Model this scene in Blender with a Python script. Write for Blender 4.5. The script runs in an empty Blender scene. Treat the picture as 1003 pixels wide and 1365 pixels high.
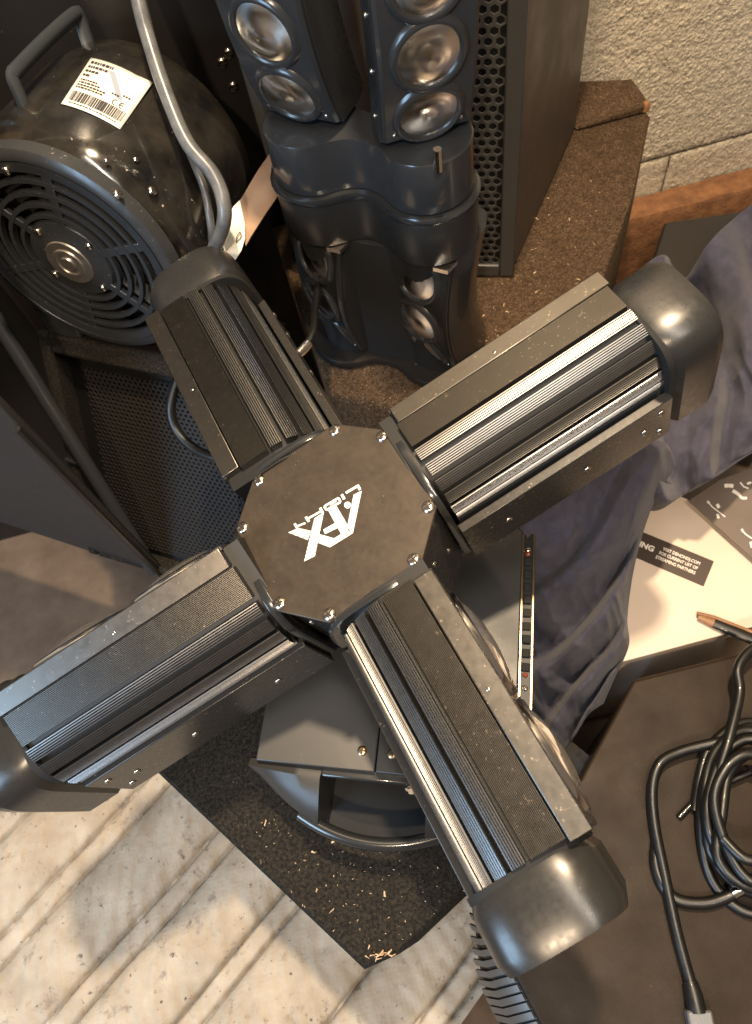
import bpy, bmesh, math, random
from mathutils import Vector as V, Matrix as MX, noise
random.seed(7)
S = bpy.context.scene
COL = S.collection
R_ = math.radians

# ------------------------------------------------------------------ camera, light, exposure
CAM_H = 1.25
F = 986.0; CX, CY = 501.5, 682.5
_d = V((139, -518, -F)).normalized()
_Z = -_d; _fw = V((0, 0, -1)); _Y = (_fw - _fw.dot(_Z)*_Z).normalized(); _X = _Y.cross(_Z)
RC = MX((_X, _Y, _Z))                                   # camera axes -> world axes
cam = bpy.data.cameras.new('camera'); camo = bpy.data.objects.new('camera', cam); COL.objects.link(camo)
camo.matrix_world = MX.Translation((0, 0, CAM_H)) @ RC.to_4x4()
cam.sensor_fit = 'VERTICAL'; cam.sensor_height = 36.0; cam.lens = 36.0*F/1365.0
cam.clip_start = 0.01; cam.clip_end = 100
cam.dof.use_dof = True; cam.dof.focus_distance = 0.62; cam.dof.aperture_fstop = 11.0
S.camera = camo

W = bpy.data.worlds.new('World'); S.world = W; W.use_nodes = True
W.node_tree.nodes['Background'].inputs[0].default_value = (1.0, 0.78, 0.58, 1)
W.node_tree.nodes['Background'].inputs[1].default_value = 0.18

def lamp(name, kind, loc, target, energy, color, **kw):
    l = bpy.data.lights.new(name, kind); l.energy = energy; l.color = color
    for k, v in kw.items(): setattr(l, k, v)
    o = bpy.data.objects.new(name, l); COL.objects.link(o); o.location = loc
    o.rotation_euler = (V(target)-V(loc)).to_track_quat('-Z', 'Y').to_euler()
    return o
lamp('work_lamp', 'AREA', (-0.42, -1.02, 2.60), (0.05, 0.40, 0.55), 34, (1.0, 0.77, 0.53), shape='DISK', size=0.10)
lamp('ceiling_lamp', 'AREA', (0.20, 0.60, 2.50), (0.05, 0.30, 0.5), 56, (1.0, 0.77, 0.51), shape='DISK', size=0.10)
lamp('tube_lamp', 'AREA', (0.34, -0.35, 2.7), (0.15, 0.0, 0.6), 26, (1.0, 0.90, 0.78), shape='RECTANGLE', size=0.10, size_y=1.5)
lamp('window_light', 'AREA', (-1.8, -0.9, 1.45), (0.0, 0.35, 0.5), 46, (0.46, 0.71, 1.0), shape='RECTANGLE', size=0.8, size_y=1.2)
S.view_settings.view_transform = 'Standard'; S.view_settings.look = 'None'
S.view_settings.exposure = 0.1; S.view_settings.gamma = 1.0

# ------------------------------------------------------------------ helpers
def ray(px, py): return RC @ V(((px-CX)/F, -(py-CY)/F, -1.0))
def P(px, py, z):
    d = ray(px, py); t = (z-CAM_H)/d.z
    return V((0, 0, CAM_H)) + d*t
def D(px, py, dep): return V((0, 0, CAM_H)) + ray(px, py)*dep
CAMP = V((0, 0, CAM_H))

def frame(o, x, y, z):
    m = MX.Identity(4)
    for i, c in enumerate((x, y, z)):
        for r in range(3): m[r][i] = c[r]
    for r in range(3): m[r][3] = o[r]
    return m
def zframe(o, n, hint=V((0, 0, 1))):
    z = V(n).normalized(); x = V(hint).cross(z)
    if x.length < 1e-4: x = V((1, 0, 0)).cross(z)
    x.normalize(); return frame(o, x, z.cross(x), z)

class MB:
    def __init__(s): s.v = []; s.f = []
    def add(s, vs, fs):
        b = len(s.v); s.v += [V(p) for p in vs]; s.f += [tuple(i+b for i in f) for f in fs]; return s
    def box(s, x0, x1, y0, y1, z0, z1, m=None):
        vs = [V((x, y, z)) for z in (z0, z1) for y in (y0, y1) for x in (x0, x1)]
        if m: vs = [m @ p for p in vs]
        return s.add(vs, [(0, 2, 3, 1), (4, 5, 7, 6), (0, 1, 5, 4), (2, 6, 7, 3), (0, 4, 6, 2), (1, 3, 7, 5)])
    def prism(s, poly, z0, z1, m=None, bev=0.0):
        # polygon (x,y) extruded along z, optional chamfer at the z1 end and the z0 end
        n = len(poly); c = V((sum(p[0] for p in poly)/n, sum(p[1] for p in poly)/n, 0))
        def ring(z, k): return [V((c.x+(p[0]-c.x)*k, c.y+(p[1]-c.y)*k, z)) for p in poly]
        if bev:
            r = max(max(abs(p[0]-c.x), abs(p[1]-c.y)) for p in poly); k = 1-bev/r
            rings = [ring(z0, k), ring(z0+bev, 1), ring(z1-bev, 1), ring(z1, k)]
        else: rings = [ring(z0, 1), ring(z1, 1)]
        vs = [p for rg in rings for p in rg]
        if m: vs = [m @ p for p in vs]
        fs = [tuple(reversed(range(n))), tuple(range((len(rings)-1)*n, len(rings)*n))]
        for j in range(len(rings)-1):
            for i in range(n): fs.append((j*n+i, j*n+(i+1) % n, (j+1)*n+(i+1) % n, (j+1)*n+i))
        return s.add(vs, fs)
    def tube(s, path, r, seg=10, closed=False, flat=1.0):
        n = len(path); path = [V(p) for p in path]; vs = []; up = None
        for i, p in enumerate(path):
            a = path[(i-1) % n] if closed or i > 0 else p; b = path[(i+1) % n] if closed or i < n-1 else p
            t = (b-a).normalized()
            if up is None: up = V((0, 0, 1)) if abs(t.z) < 0.9 else V((1, 0, 0))
            x = t.cross(up).normalized(); up = x.cross(t).normalized()
            rr = r[i] if isinstance(r, (list, tuple)) else r
            for k in range(seg):
                q = 2*math.pi*k/seg; vs.append(p + x*math.cos(q)*rr + up*math.sin(q)*rr*flat)
        fs = []
        for i in range(n if closed else n-1):
            for k in range(seg):
                j = (i+1) % n
                fs.append((i*seg+k, i*seg+(k+1) % seg, j*seg+(k+1) % seg, j*seg+k))
        if not closed: fs += [tuple(reversed(range(seg))), tuple(range((n-1)*seg, n*seg))]
        return s.add(vs, fs)
    def lathe(s, prof, seg=32, m=None, closed=False):
        # prof: (r, z) points
        vs = []; n = len(prof)
        for k in range(seg):
            q = 2*math.pi*k/seg
            for r, z in prof: vs.append(V((r*math.cos(q), r*math.sin(q), z)))
        if m: vs = [m @ p for p in vs]
        fs = []
        for k in range(seg):
            k2 = (k+1) % seg
            for i in range(n if closed else n-1):
                j = (i+1) % n
                fs.append((k*n+i, k2*n+i, k2*n+j, k*n+j))
        return s.add(vs, fs)
    def grid(s, rows):
        n = len(rows[0]); vs = [p for r in rows for p in r]
        return s.add(vs, [(i*n+j, i*n+j+1, (i+1)*n+j+1, (i+1)*n+j) for i in range(len(rows)-1) for j in range(n-1)])
    def mesh(s, name, mat, smooth=None):
        me = bpy.data.meshes.new(name); me.from_pydata([tuple(p) for p in s.v], [], s.f)
        bm = bmesh.new(); bm.from_mesh(me); bmesh.ops.recalc_face_normals(bm, faces=bm.faces); bm.to_mesh(me); bm.free()
        if mat: me.materials.append(mat)
        if smooth is not None:
            me.polygons.foreach_set('use_smooth', [True]*len(me.polygons)); me.update()
            me.set_sharp_from_angle(angle=R_(smooth))
        return me

WM = {}
def place(o, parent, world):
    WM[o] = world
    if parent: o.parent = parent; o.matrix_basis = WM[parent].inverted() @ world
    else: o.matrix_basis = world
def inst(name, me, parent, world=MX.Identity(4)):
    o = bpy.data.objects.new(name, me); COL.objects.link(o); place(o, parent, world); return o
def part(name, mb, mat, parent, world=MX.Identity(4), smooth=35, bevel=0.0, seg=2, solid=0.0):
    # verts are in the space of `world`; the origin is moved to the parent's
    o = inst(name, mb.mesh(name, mat, smooth), parent, world)
    if solid:
        md = o.modifiers.new('thick', 'SOLIDIFY'); md.thickness = solid; md.offset = 0
    if bevel:
        md = o.modifiers.new('edge', 'BEVEL'); md.width = bevel; md.segments = seg; md.limit_method = 'ANGLE'; md.angle_limit = R_(30)
        md.harden_normals = False
    return o
def tag(o, label, cat, group=None):
    o['label'] = label; o['category'] = cat
    if group: o['group'] = group
    return o
def thing(name, label, cat, loc, group=None):
    o = bpy.data.objects.new(name, None); COL.objects.link(o); o.empty_display_size = .02
    place(o, None, MX.Translation(loc)); return tag(o, label, cat, group)
def struct(o): o['kind'] = 'structure'; return o
def stuff(o): o['kind'] = 'stuff'; return o

def catmull(pts, n=10, closed=False):
    pts = [V(p) for p in pts]; out = []; m = len(pts)
    rng = range(m if closed else m-1)
    for i in rng:
        p0 = pts[(i-1) % m] if closed or i > 0 else pts[i]; p1 = pts[i]; p2 = pts[(i+1) % m]
        p3 = pts[(i+2) % m] if closed or i < m-2 else p2
        for k in range(n):
            t = k/n
            out.append(0.5*((2*p1)+(p2-p0)*t+(2*p0-5*p1+4*p2-p3)*t*t+(3*p1-p0-3*p2+p3)*t**3))
    if not closed: out.append(pts[-1])
    return out

# ------------------------------------------------------------------ materials
def mat(name, col, rough=.5, metal=0., col2=None, scale=20., detail=4., bump=0., bscale=None, bdist=.001, specks=None,
        rvar=0., coat=0., sheen=0., speckscale=900., speckcut=.70, spec=.5, trans=0.):
    m = bpy.data.materials.new(name); m.use_nodes = True; nt = m.node_tree; N = nt.nodes; L = nt.links
    b = N['Principled BSDF']; tc = N.new('ShaderNodeTexCoord')
    b.inputs['Base Color'].default_value = (*col, 1); b.inputs['Roughness'].default_value = rough
    b.inputs['Metallic'].default_value = metal; b.inputs['Coat Weight'].default_value = coat
    b.inputs['Sheen Weight'].default_value = sheen; b.inputs['Specular IOR Level'].default_value = spec
    b.inputs['Transmission Weight'].default_value = trans
    if sheen: b.inputs['Sheen Roughness'].default_value = .5
    def noisetex(sc, det=4., r=.55):
        n = N.new('ShaderNodeTexNoise'); n.inputs['Scale'].default_value = sc; n.inputs['Detail'].default_value = det
        n.inputs['Roughness'].default_value = r; L.new(tc.outputs['Object'], n.inputs['Vector']); return n
    last = None
    if col2:
        n = noisetex(scale, detail, .62); rp = N.new('ShaderNodeValToRGB'); L.new(n.outputs['Fac'], rp.inputs['Fac'])
        rp.color_ramp.elements[0].position = .36; rp.color_ramp.elements[1].position = .66
        rp.color_ramp.elements[0].color = (*col, 1); rp.color_ramp.elements[1].color = (*col2, 1); last = rp.outputs['Color']
    if specks:
        n = noisetex(speckscale, 2.); n2 = noisetex(speckscale*.12, 2.)
        ad = N.new('ShaderNodeMath'); ad.operation = 'MULTIPLY_ADD'; L.new(n2.outputs['Fac'], ad.inputs[0]); ad.inputs[1].default_value = .25
        L.new(n.outputs['Fac'], ad.inputs[2])
        rp = N.new('ShaderNodeValToRGB'); L.new(ad.outputs[0], rp.inputs['Fac'])
        rp.color_ramp.elements[0].position = speckcut+.10; rp.color_ramp.elements[1].position = speckcut+.16
        mx = N.new('ShaderNodeMix'); mx.data_type = 'RGBA'; L.new(rp.outputs['Color'], mx.inputs[0])
        if last: L.new(last, mx.inputs[6])
        else: mx.inputs[6].default_value = (*col, 1)
        mx.inputs[7].default_value = (*specks, 1); last = mx.outputs[2]
    if last: L.new(last, b.inputs['Base Color'])
    if rvar:
        n = noisetex(scale*1.7+9, 5.); mr = N.new('ShaderNodeMapRange'); L.new(n.outputs['Fac'], mr.inputs[0])
        mr.inputs[1].default_value = .3; mr.inputs[2].default_value = .7
        mr.inputs[3].default_value = rough-rvar; mr.inputs[4].default_value = rough+rvar; L.new(mr.outputs[0], b.inputs['Roughness'])
    if bump:
        n = noisetex(bscale or scale, 5.); bp = N.new('ShaderNodeBump'); bp.inputs['Strength'].default_value = bump
        bp.inputs['Distance'].default_value = bdist; L.new(n.outputs['Fac'], bp.inputs['Height']); L.new(bp.outputs['Normal'], b.inputs['Normal'])
    m['nt'] = 1
    return m

DUST = (.34, .29, .23)
M = {}
M['anod'] = mat('black_anodised', (.13, .12, .108), .31, .95, specks=DUST, speckscale=28, speckcut=.70, rvar=.03, scale=1.2)
M['rib'] = mat('rib_aluminium', (.22, .215, .21), .34, 1.0, rvar=.02, scale=1.2, specks=DUST, speckscale=34, speckcut=.76)
M['core'] = mat('heatsink_core', (.006, .006, .006), .5, .0)
M['plate'] = mat('powder_coat', (.055, .052, .049), .27, .5, rvar=.025, scale=1.2, specks=DUST, speckscale=26, speckcut=.72)
M['face'] = mat('hub_face', (.05, .039, .03), .40, .5, col2=(.07, .054, .04), scale=3, specks=(.40, .34, .26), speckscale=34, speckcut=.76, bump=.06, bscale=110, bdist=.003, rvar=.05)
M['cap'] = mat('cap_plastic', (.045, .044, .043), .30, .55, rvar=.04, scale=3, specks=DUST, speckscale=30, speckcut=.78)
M['chrome'] = mat('chrome', (.78, .76, .74), .14, 1.0)
M['screw'] = mat('screw_steel', (.72, .66, .58), .2, 1.0, rvar=.08, scale=300)
M['slot'] = mat('screw_slot', (.03, .02, .015), .6, .3)
M['brass'] = mat('brass_screw', (.5, .36, .22), .3, 1.0)
M['ink'] = mat('logo_paint', (.82, .79, .70), .5)
M['baseplastic'] = mat('base_plastic', (.028, .027, .026), .42, 0., rvar=.06, scale=9, bump=.2, bscale=1100, bdist=.0004, specks=DUST, speckscale=300, speckcut=.78)
M['gloss'] = mat('gloss_plastic', (.02, .021, .022), .2, 0., coat=.3)
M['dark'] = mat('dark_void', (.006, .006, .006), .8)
M['lens'] = mat('lens_glass', (.72, .70, .66), .06, .85)
M['lensrim'] = mat('lens_rim', (.30, .30, .31), .2, .9)
M['pod'] = mat('pod_plastic', (.028, .029, .031), .24, .0, rvar=.05, scale=8, coat=.2)
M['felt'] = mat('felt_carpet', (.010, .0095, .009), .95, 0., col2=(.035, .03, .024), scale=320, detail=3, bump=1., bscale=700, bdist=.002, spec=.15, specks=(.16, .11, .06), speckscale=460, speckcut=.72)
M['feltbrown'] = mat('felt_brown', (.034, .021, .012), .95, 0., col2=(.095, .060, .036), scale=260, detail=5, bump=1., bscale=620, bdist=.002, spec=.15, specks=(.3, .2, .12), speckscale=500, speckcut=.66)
M['cabinet'] = mat('cabinet_paint', (.055, .043, .036), .42, 0., rvar=.08, scale=6, bump=.25, bscale=500, bdist=.0005)
M['grille'] = mat('grille_steel', (.10, .096, .09), .38, .5, rvar=.06)
M['grille2'] = mat('dark_grille', (.022, .019, .017), .5, .3)
M['fanhouse'] = mat('fan_housing', (.007, .007, .007), .15, .0, col2=(.03, .026, .021), scale=18, detail=10, rvar=.10, specks=(.4, .35, .28), speckscale=260, speckcut=.76, coat=.2)
M['fangrille'] = mat('fan_grille', (.048, .05, .053), .32, .3, rvar=.08, scale=30, specks=DUST, speckscale=300, speckcut=.74)
M['handle'] = mat('handle_plastic', (.04, .046, .052), .35, 0., rvar=.05)
M['motor'] = mat('motor_steel', (.42, .38, .34), .35, .85, rvar=.1, scale=60)
M['paper'] = mat('sticker_paper', (.75, .74, .70), .5, col2=(.68, .66, .60), scale=40)
M['print'] = mat('print_black', (.03, .03, .035), .5)
M['printgrey'] = mat('print_grey', (.30, .33, .40), .5)
M['cable'] = mat('grey_cable', (.085, .088, .092), .30, 0., col2=(.14, .138, .135), scale=60, rvar=.08)
M['blackcable'] = mat('black_cable', (.006, .0058, .0055), .40, 0., rvar=.06, scale=80, coat=.1)
M['fabric'] = mat('blue_fabric', (.044, .043, .066), .85, 0., col2=(.060, .058, .086), scale=60, spec=.2, sheen=.12, bump=.6, bscale=1300, bdist=.0006, specks=(.3, .28, .3), speckscale=420, speckcut=.78)
M['carton'] = mat('carton_white', (.66, .55, .46), .45, col2=(.62, .51, .42), scale=8)
M['cartondark'] = mat('carton_grey', (.13, .105, .09), .4, col2=(.16, .13, .11), scale=14)
M['label'] = mat('label_brown', (.055, .038, .03), .45)
M['wood'] = mat('wood_and_highlight_brown', (.20, .09, .04), .5, col2=(.32, .16, .07), scale=60)  # wood of the stick, also the painted highlight on the carpet corner
M['chip'] = mat('wood_chip', (.66, .50, .34), .7, col2=(.42, .27, .15), scale=200)
M['tagbrown'] = mat('tag_brown', (.26, .16, .10), .6, col2=(.34, .22, .14), scale=30)
M['tagcream'] = mat('tag_cream', (.80, .74, .60), .6)
M['rust'] = mat('rust_beam', (.15, .065, .028), .8, .1, col2=(.28, .13, .055), scale=45, detail=8, bump=.8, bscale=160, bdist=.003)
M['casetop'] = mat('case_plastic', (.017, .0105, .006), .52, 0., col2=(.030, .019, .0115), scale=14, bump=.5, bscale=900, bdist=.0005, specks=(.12, .09, .06), speckscale=240, speckcut=.80, rvar=.07, spec=.18)
M['caserib'] = mat('case_rib', (.09, .08, .07), .4, .2)
M['board'] = mat('black_board', (.016, .014, .013), .38, 0., rvar=.06, scale=7, specks=(.2, .16, .13), speckscale=120, speckcut=.80)
M['floor'] = mat('floor_concrete', (.10, .07, .05), .9, col2=(.15, .11, .08), scale=12, bump=.4)
M['led'] = mat('red_led', (.22, .05, .03), .25)
M['wall'] = mat('stucco', (.46, .39, .29), .95, 0., col2=(.74, .66, .52), scale=240, detail=6, bump=.9, bscale=330, bdist=.004)

# mattress ticking: cream cloth with dirt stains and a fine dotted weave
def mattress_mat():
    m = mat('mattress_ticking', (.31, .265, .21), .85, 0., col2=(.43, .38, .31), scale=16, detail=6)
    nt = m.node_tree; N = nt.nodes; L = nt.links; b = N['Principled BSDF']; tc = N.new('ShaderNodeTexCoord')
    src = b.inputs['Base Color'].links[0].from_socket
    def stain(sc, lo, hi, colr, prev, amount, warp=.0, det=6):
        n = N.new('ShaderNodeTexNoise'); n.inputs['Scale'].default_value = sc; n.inputs['Detail'].default_value = det; n.inputs['Roughness'].default_value = .7
        L.new(tc.outputs['Object'], n.inputs['Vector'])
        r = N.new('ShaderNodeMapRange'); L.new(n.outputs['Fac'], r.inputs[0]); r.inputs[1].default_value = lo; r.inputs[2].default_value = hi
        r.inputs[4].default_value = amount
        x = N.new('ShaderNodeMix'); x.data_type = 'RGBA'; L.new(r.outputs[0], x.inputs[0]); L.new(prev, x.inputs[6]); x.inputs[7].default_value = (*colr, 1)
        return x.outputs[2]
    c = stain(6, .46, .72, (.26, .18, .10), src, .6)
    c = stain(34, .58, .70, (.16, .13, .11), c, .8)
    c = stain(60, .62, .70, (.10, .085, .075), c, .8)
    c = stain(120, .665, .70, (.08, .065, .055), c, .9, det=3)
    L.new(c, b.inputs['Base Color'])
    w = N.new('ShaderNodeTexVoronoi'); w.inputs['Scale'].default_value = 190; w.inputs['Randomness'].default_value = .15; L.new(tc.outputs['Object'], w.inputs['Vector'])
    n = N.new('ShaderNodeTexNoise'); n.inputs['Scale'].default_value = 30; n.inputs['Detail'].default_value = 4; L.new(tc.outputs['Object'], n.inputs['Vector'])
    a = N.new('ShaderNodeMath'); a.operation = 'MULTIPLY_ADD'; L.new(w.outputs['Distance'], a.inputs[0]); a.inputs[1].default_value = .06; L.new(n.outputs['Fac'], a.inputs[2])
    wv = N.new('ShaderNodeTexWave'); wv.wave_type = 'RINGS'; wv.rings_direction = 'Z'; wv.inputs['Scale'].default_value = 16; wv.inputs['Distortion'].default_value = 5; wv.inputs['Detail'].default_value = 1; wv.inputs['Detail Scale'].default_value = .8
    L.new(tc.outputs['Object'], wv.inputs['Vector'])
    a2 = N.new('ShaderNodeMath'); a2.operation = 'MULTIPLY_ADD'; L.new(wv.outputs['Fac'], a2.inputs[0]); a2.inputs[1].default_value = .22; L.new(a.outputs[0], a2.inputs[2])
    bp = N.new('ShaderNodeBump'); bp.inputs['Strength'].default_value = .8; bp.inputs['Distance'].default_value = .005
    L.new(a2.outputs[0], bp.inputs['Height']); L.new(bp.outputs['Normal'], b.inputs['Normal'])
    return m
M['mattress'] = mattress_mat()

M['border'] = mat('border_cloth', (.56, .43, .32), .8, col2=(.68, .54, .41), scale=14, detail=6, bump=.4, bscale=300, bdist=.001, specks=(.10, .06, .04), speckscale=60, speckcut=.68)
# fabric weave added on top of the blue cloth
def weave(m, sc, st):
    nt = m.node_tree; N = nt.nodes; L = nt.links; b = N['Principled BSDF']; tc = N.new('ShaderNodeTexCoord')
    v = N.new('ShaderNodeTexVoronoi'); v.inputs['Scale'].default_value = sc; v.inputs['Randomness'].default_value = .1; L.new(tc.outputs['Object'], v.inputs['Vector'])
    bp = N.new('ShaderNodeBump'); bp.inputs['Strength'].default_value = st; bp.inputs['Distance'].default_value = .0008
    L.new(v.outputs['Distance'], bp.inputs['Height'])
    if b.inputs['Normal'].links: L.new(b.inputs['Normal'].links[0].from_socket, bp.inputs['Normal'])
    L.new(bp.outputs['Normal'], b.inputs['Normal'])
weave(M['fabric'], 700, .5)

# ------------------------------------------------------------------ shared small meshes
def screw_mesh(name, r, matname='screw'):
    mb = MB(); mb.lathe([(0, r*.42), (r*.45, r*.40), (r*.8, r*.26), (r, 0), (r, -r*.3)], 16)
    me = mb.mesh(name, M[matname], 40); me.materials.append(M['slot'])
    n0 = len(me.polygons)
    x = MB(); x.v = list(mb.v); x.f = list(mb.f)
    for a in (0, 1):
        l, w = r*.62, r*.13
        x.box(-l if a == 0 else -w, l if a == 0 else w, -w if a == 0 else -l, w if a == 0 else l, r*.30, r*(.425+.005*a))
    me2 = x.mesh(name, M[matname], 40); me2.materials.append(M['slot'])
    for i, p in enumerate(me2.polygons):
        if i >= n0: p.material_index = 1
    bpy.data.meshes.remove(me); return me2
SCREW = screw_mesh('hub_screw', .0046); SMALL = screw_mesh('small_screw', .0029); TINY = screw_mesh('tiny_screw', .0019)
BRASS = screw_mesh('flat_screw', .0052, 'brass')

def text_mb(txt, size, bold=0.0, depth=.0002):
    cu = bpy.data.curves.new('t', 'FONT'); cu.body = txt; cu.size = size; cu.offset = bold; cu.extrude = depth; cu.resolution_u = 3
    o = bpy.data.objects.new('t', cu); COL.objects.link(o)
    me = bpy.data.meshes.new_from_object(o); mb = MB()
    mb.v = [v.co.copy() for v in me.vertices]; mb.f = [tuple(p.vertices) for p in me.polygons]
    bpy.data.objects.remove(o); bpy.data.curves.remove(cu); bpy.data.meshes.remove(me); return mb

ZF, ZB, ZM = .49, .58, .24          # felt tops, light base top, mattress top

# ================================================================== SETTING
fl = part('floor', MB().box(-4, 4, -4, 4, -.05, 0), M['floor'], None); struct(fl)

# block wall with rough stucco face; each block is a piece of its own
WY = 1.10
wall = part('wall', MB().box(-2.5, 2.5, WY+.012, WY+.2, 0, 2.6), M['wall'], None); struct(wall)
def block(x0, x1, z0, z1, fine):
    nx = max(2, int((x1-x0)/fine)); nz = max(2, int((z1-z0)/fine)); rows = []
    for j in range(nz+1):
        r = []
        for i in range(nx+1):
            x = x0+(x1-x0)*i/nx; z = z0+(z1-z0)*j/nz
            e = min(x-x0, x1-x, z-z0, z1-z); edge = max(0, 1-e/.012)
            q = V((x, z, 3.1))
            d = .0010*noise.noise(q*60) + .0030*abs(noise.noise(q*170)) + .0022*noise.noise(q*300) + .002*noise.noise(q*9)
            r.append(V((x, WY - .004 - d + .003*edge*edge, z)))
        rows.append(r)
    part('block', MB().grid(rows), M['wall'], wall, smooth=80)
for x0, x1, z0, z1, fn in ((.30, 1.02, .281, .70, .0024), (1.024, 1.5, .281, .70, .006), (.30, .70, .06, .2775, .006), (.704, 1.3, .06, .2775, .003), (.30, 1.3, .7035, .95, .006)):
    block(x0, x1, z0, z1, fn)

beam = MB(); rows = []
for i in range(61):
    x = .40+.0185*i
    ring = []
    for (y, z) in ((1.092, .0), (1.035, .0), (1.035, .05), (1.034, .10), (1.035, .16), (1.036, .195), (1.040, .204), (1.07, .206), (1.092, .204)):
        k = noise.noise(V((x*26, y*60, z*26)))*.003
        ring.append(V((x, y+k, z+k)))
    rows.append(ring)
tag(part('timber_beam', beam.grid(rows), M['rust'], None, smooth=60), 'rusty brown beam lying along the foot of the stucco wall', 'beam')

# mattress: quilted channels, seams run along SD, offsets measured along SN
SD = V((.82, .572, 0)).normalized(); SN = V((-SD.y, SD.x, 0))
seams = sorted([SN.dot(P(a, b, ZM)) for a, b in ((20, 1100), (85, 1155), (110, 1168), (167, 1240), (201, 1246), (305, 1276), (333, 1288), (462, 1330))])
seams = [seams[0]-.20, seams[0]-.175, seams[0]-.10, seams[0]-.075] + seams + [seams[-1]+.03, seams[-1]+.11, seams[-1]+.14, seams[-1]+.24, seams[-1]+.27, seams[-1]+.37, seams[-1]+.4, seams[-1]+.5]
UEDGE = SD.dot(P(90, 838, ZM))
def mat_h(u, v):
    h = 0.
    for a, b in zip(seams[:-1], seams[1:]):
        if a <= v < b:
            w = b-a; t = (v-a)/w
            h = min(.020, .32*w)*max(0, 1-abs(2*t-1)**2.6)**.55 - .005*math.exp(-(min(t, 1-t)*w/.0022)**2)
    q = V((u*9, v*9, 0)); h += .004*noise.noise(q) + .0025*noise.noise(q*3.1) + .0008*noise.noise(q*9)
    if u > UEDGE and v > .25:                                        # rolled border seam, then the flat end of the mattress
        d = u-UEDGE
        k = math.exp(-((d-.018)/.012)**2); flat = min(1, d/.03)
        h = h*(1-flat) + flat*.006*noise.noise(V((u*14, v*6, 4))) + .014*k - .010*math.exp(-(d/.006)**2) - .006*math.exp(-((d-.04)/.008)**2)
    return h
rows = []
for i in range(461):
    v = -.06+.64*i/460; r = []
    for j in range(161):
        u = -.60+.82*j/160
        vv = v+.006*noise.noise(V((u*5, v*5, 8)))
        p = SD*u+SN*v; r.append(V((p.x, p.y, ZM-.012+mat_h(u, vv))))
    rows.append(r)
mroot = thing('mattress', 'dirty cream quilted mattress lying on the floor', 'mattress', P(150, 1200, .02))
jE = int((UEDGE+.012+.60)/.82*160)
iV = int((.25+.06)/.64*460)
part('quilted_top', MB().grid(rows[:iV+1]), M['mattress'], mroot, smooth=80)
part('quilted_top', MB().grid([r[:jE+1] for r in rows[iV:]]), M['mattress'], mroot, smooth=80)
part('end_border', MB().grid([r[jE:] for r in rows[iV:]]), M['border'], mroot, smooth=80)
c = [SD*u+SN*v for u, v in ((-.60, -.06), (.22, -.06), (.22, .58), (-.60, .58))]
part('side', MB().prism([(p.x, p.y) for p in c], .0, ZM-.03), M['mattress'], mroot)

# ================================================================== CARPETED CABINETS
C0 = P(485, 1293, ZF); E1 = (P(225, 1045, ZF)-C0).normalized(); C2 = P(650, 1160, ZF)
fb = thing('carpeted_cabinet', 'black carpet covered cabinet under the cross light, strewn with wood shavings', 'cabinet', (C0.x+.05, C0.y+.3, ZM))
poly = [C0, P(532, 1272, ZF), C2, V((.085, .10, 0)), V((.13, .30, 0)), V((.09, .45, 0)), V((-.06, .43, 0)), C0+E1*.34]
poly = [(p.x, p.y) for p in poly]
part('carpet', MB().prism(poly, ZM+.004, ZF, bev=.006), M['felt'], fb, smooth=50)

rc = thing('brown_carpeted_cabinet', 'brown carpet covered cabinet standing against the stucco wall', 'cabinet', (.35, .85, 0))
pts = [P(640, 505, ZF), P(800, 388, ZF), P(846, 262, ZF), P(868, 152, ZF), P(757, 121, ZF)]
poly = [(.06, .545), (pts[0].x+.02, pts[0].y-.02), (pts[1].x, pts[1].y), (pts[2].x, pts[2].y), (.560, .955), (.556, 1.02), (-.05, 1.06), (-.02, .60)]
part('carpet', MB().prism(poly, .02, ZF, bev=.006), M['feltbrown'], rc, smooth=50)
a, b, cc = P(768, 176, ZF), P(866, 150, ZF), P(757, 120, ZF)
lip = MB().add([a, b, b+V((.002, .075, 0)), cc+V((-.03, .02, 0)), a+V((0, 0, .008)), b+V((-.002, 0, .016)), b+V((.0, .07, .012)), cc+V((-.03, .02, .010))],
               [(0, 1, 2, 3), (4, 5, 6, 7), (0, 1, 5, 4), (1, 2, 6, 5), (2, 3, 7, 6), (3, 0, 4, 7)])
part('carpet_fold', lip, M['feltbrown'], rc, smooth=50, bevel=.005)
part('corner_highlight', MB().lathe([(0, .004), (.004, .003), (.006, 0), (.006, -.01)], 14, MX.Translation(b+V((-.006, .004, .013)))), M['wood'], rc)  # small orange bead, a painted highlight on the carpet corner

# ================================================================== TALL SPEAKER WITH PERFORATED GRILLE
A0 = P(684, 361, ZF); fd = V((.93, -.37, 0)).normalized(); sdv = (P(762, 183, ZF)-A0).normalized()
sp = thing('tall_speaker', 'tall dark brown speaker with perforated metal grille beside the stucco wall', 'speaker', A0)
wd, dp, ht = .30, .30, .75
bl = A0-fd*wd
poly = [A0, A0+sdv*dp, bl+sdv*dp*.9, bl]
part('cabinet', MB().prism([(p.x, p.y) for p in poly], ZF+.003, ZF+ht), M['cabinet'], sp, bevel=.004)
gn = fd.cross(V((0, 0, 1))).normalized()          # outward of the front
gf = frame(A0+gn*.004, -fd, V((0, 0, 1)), gn)
fr = MB(); fr.box(-.002, .018, .003, ht, 0, .010); fr.box(.018, wd, .003, .022, 0, .010); fr.box(wd-.015, wd, .022, ht, 0, .010)
part('grille_frame', fr, M['grille'], sp, gf, bevel=.002)
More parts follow.
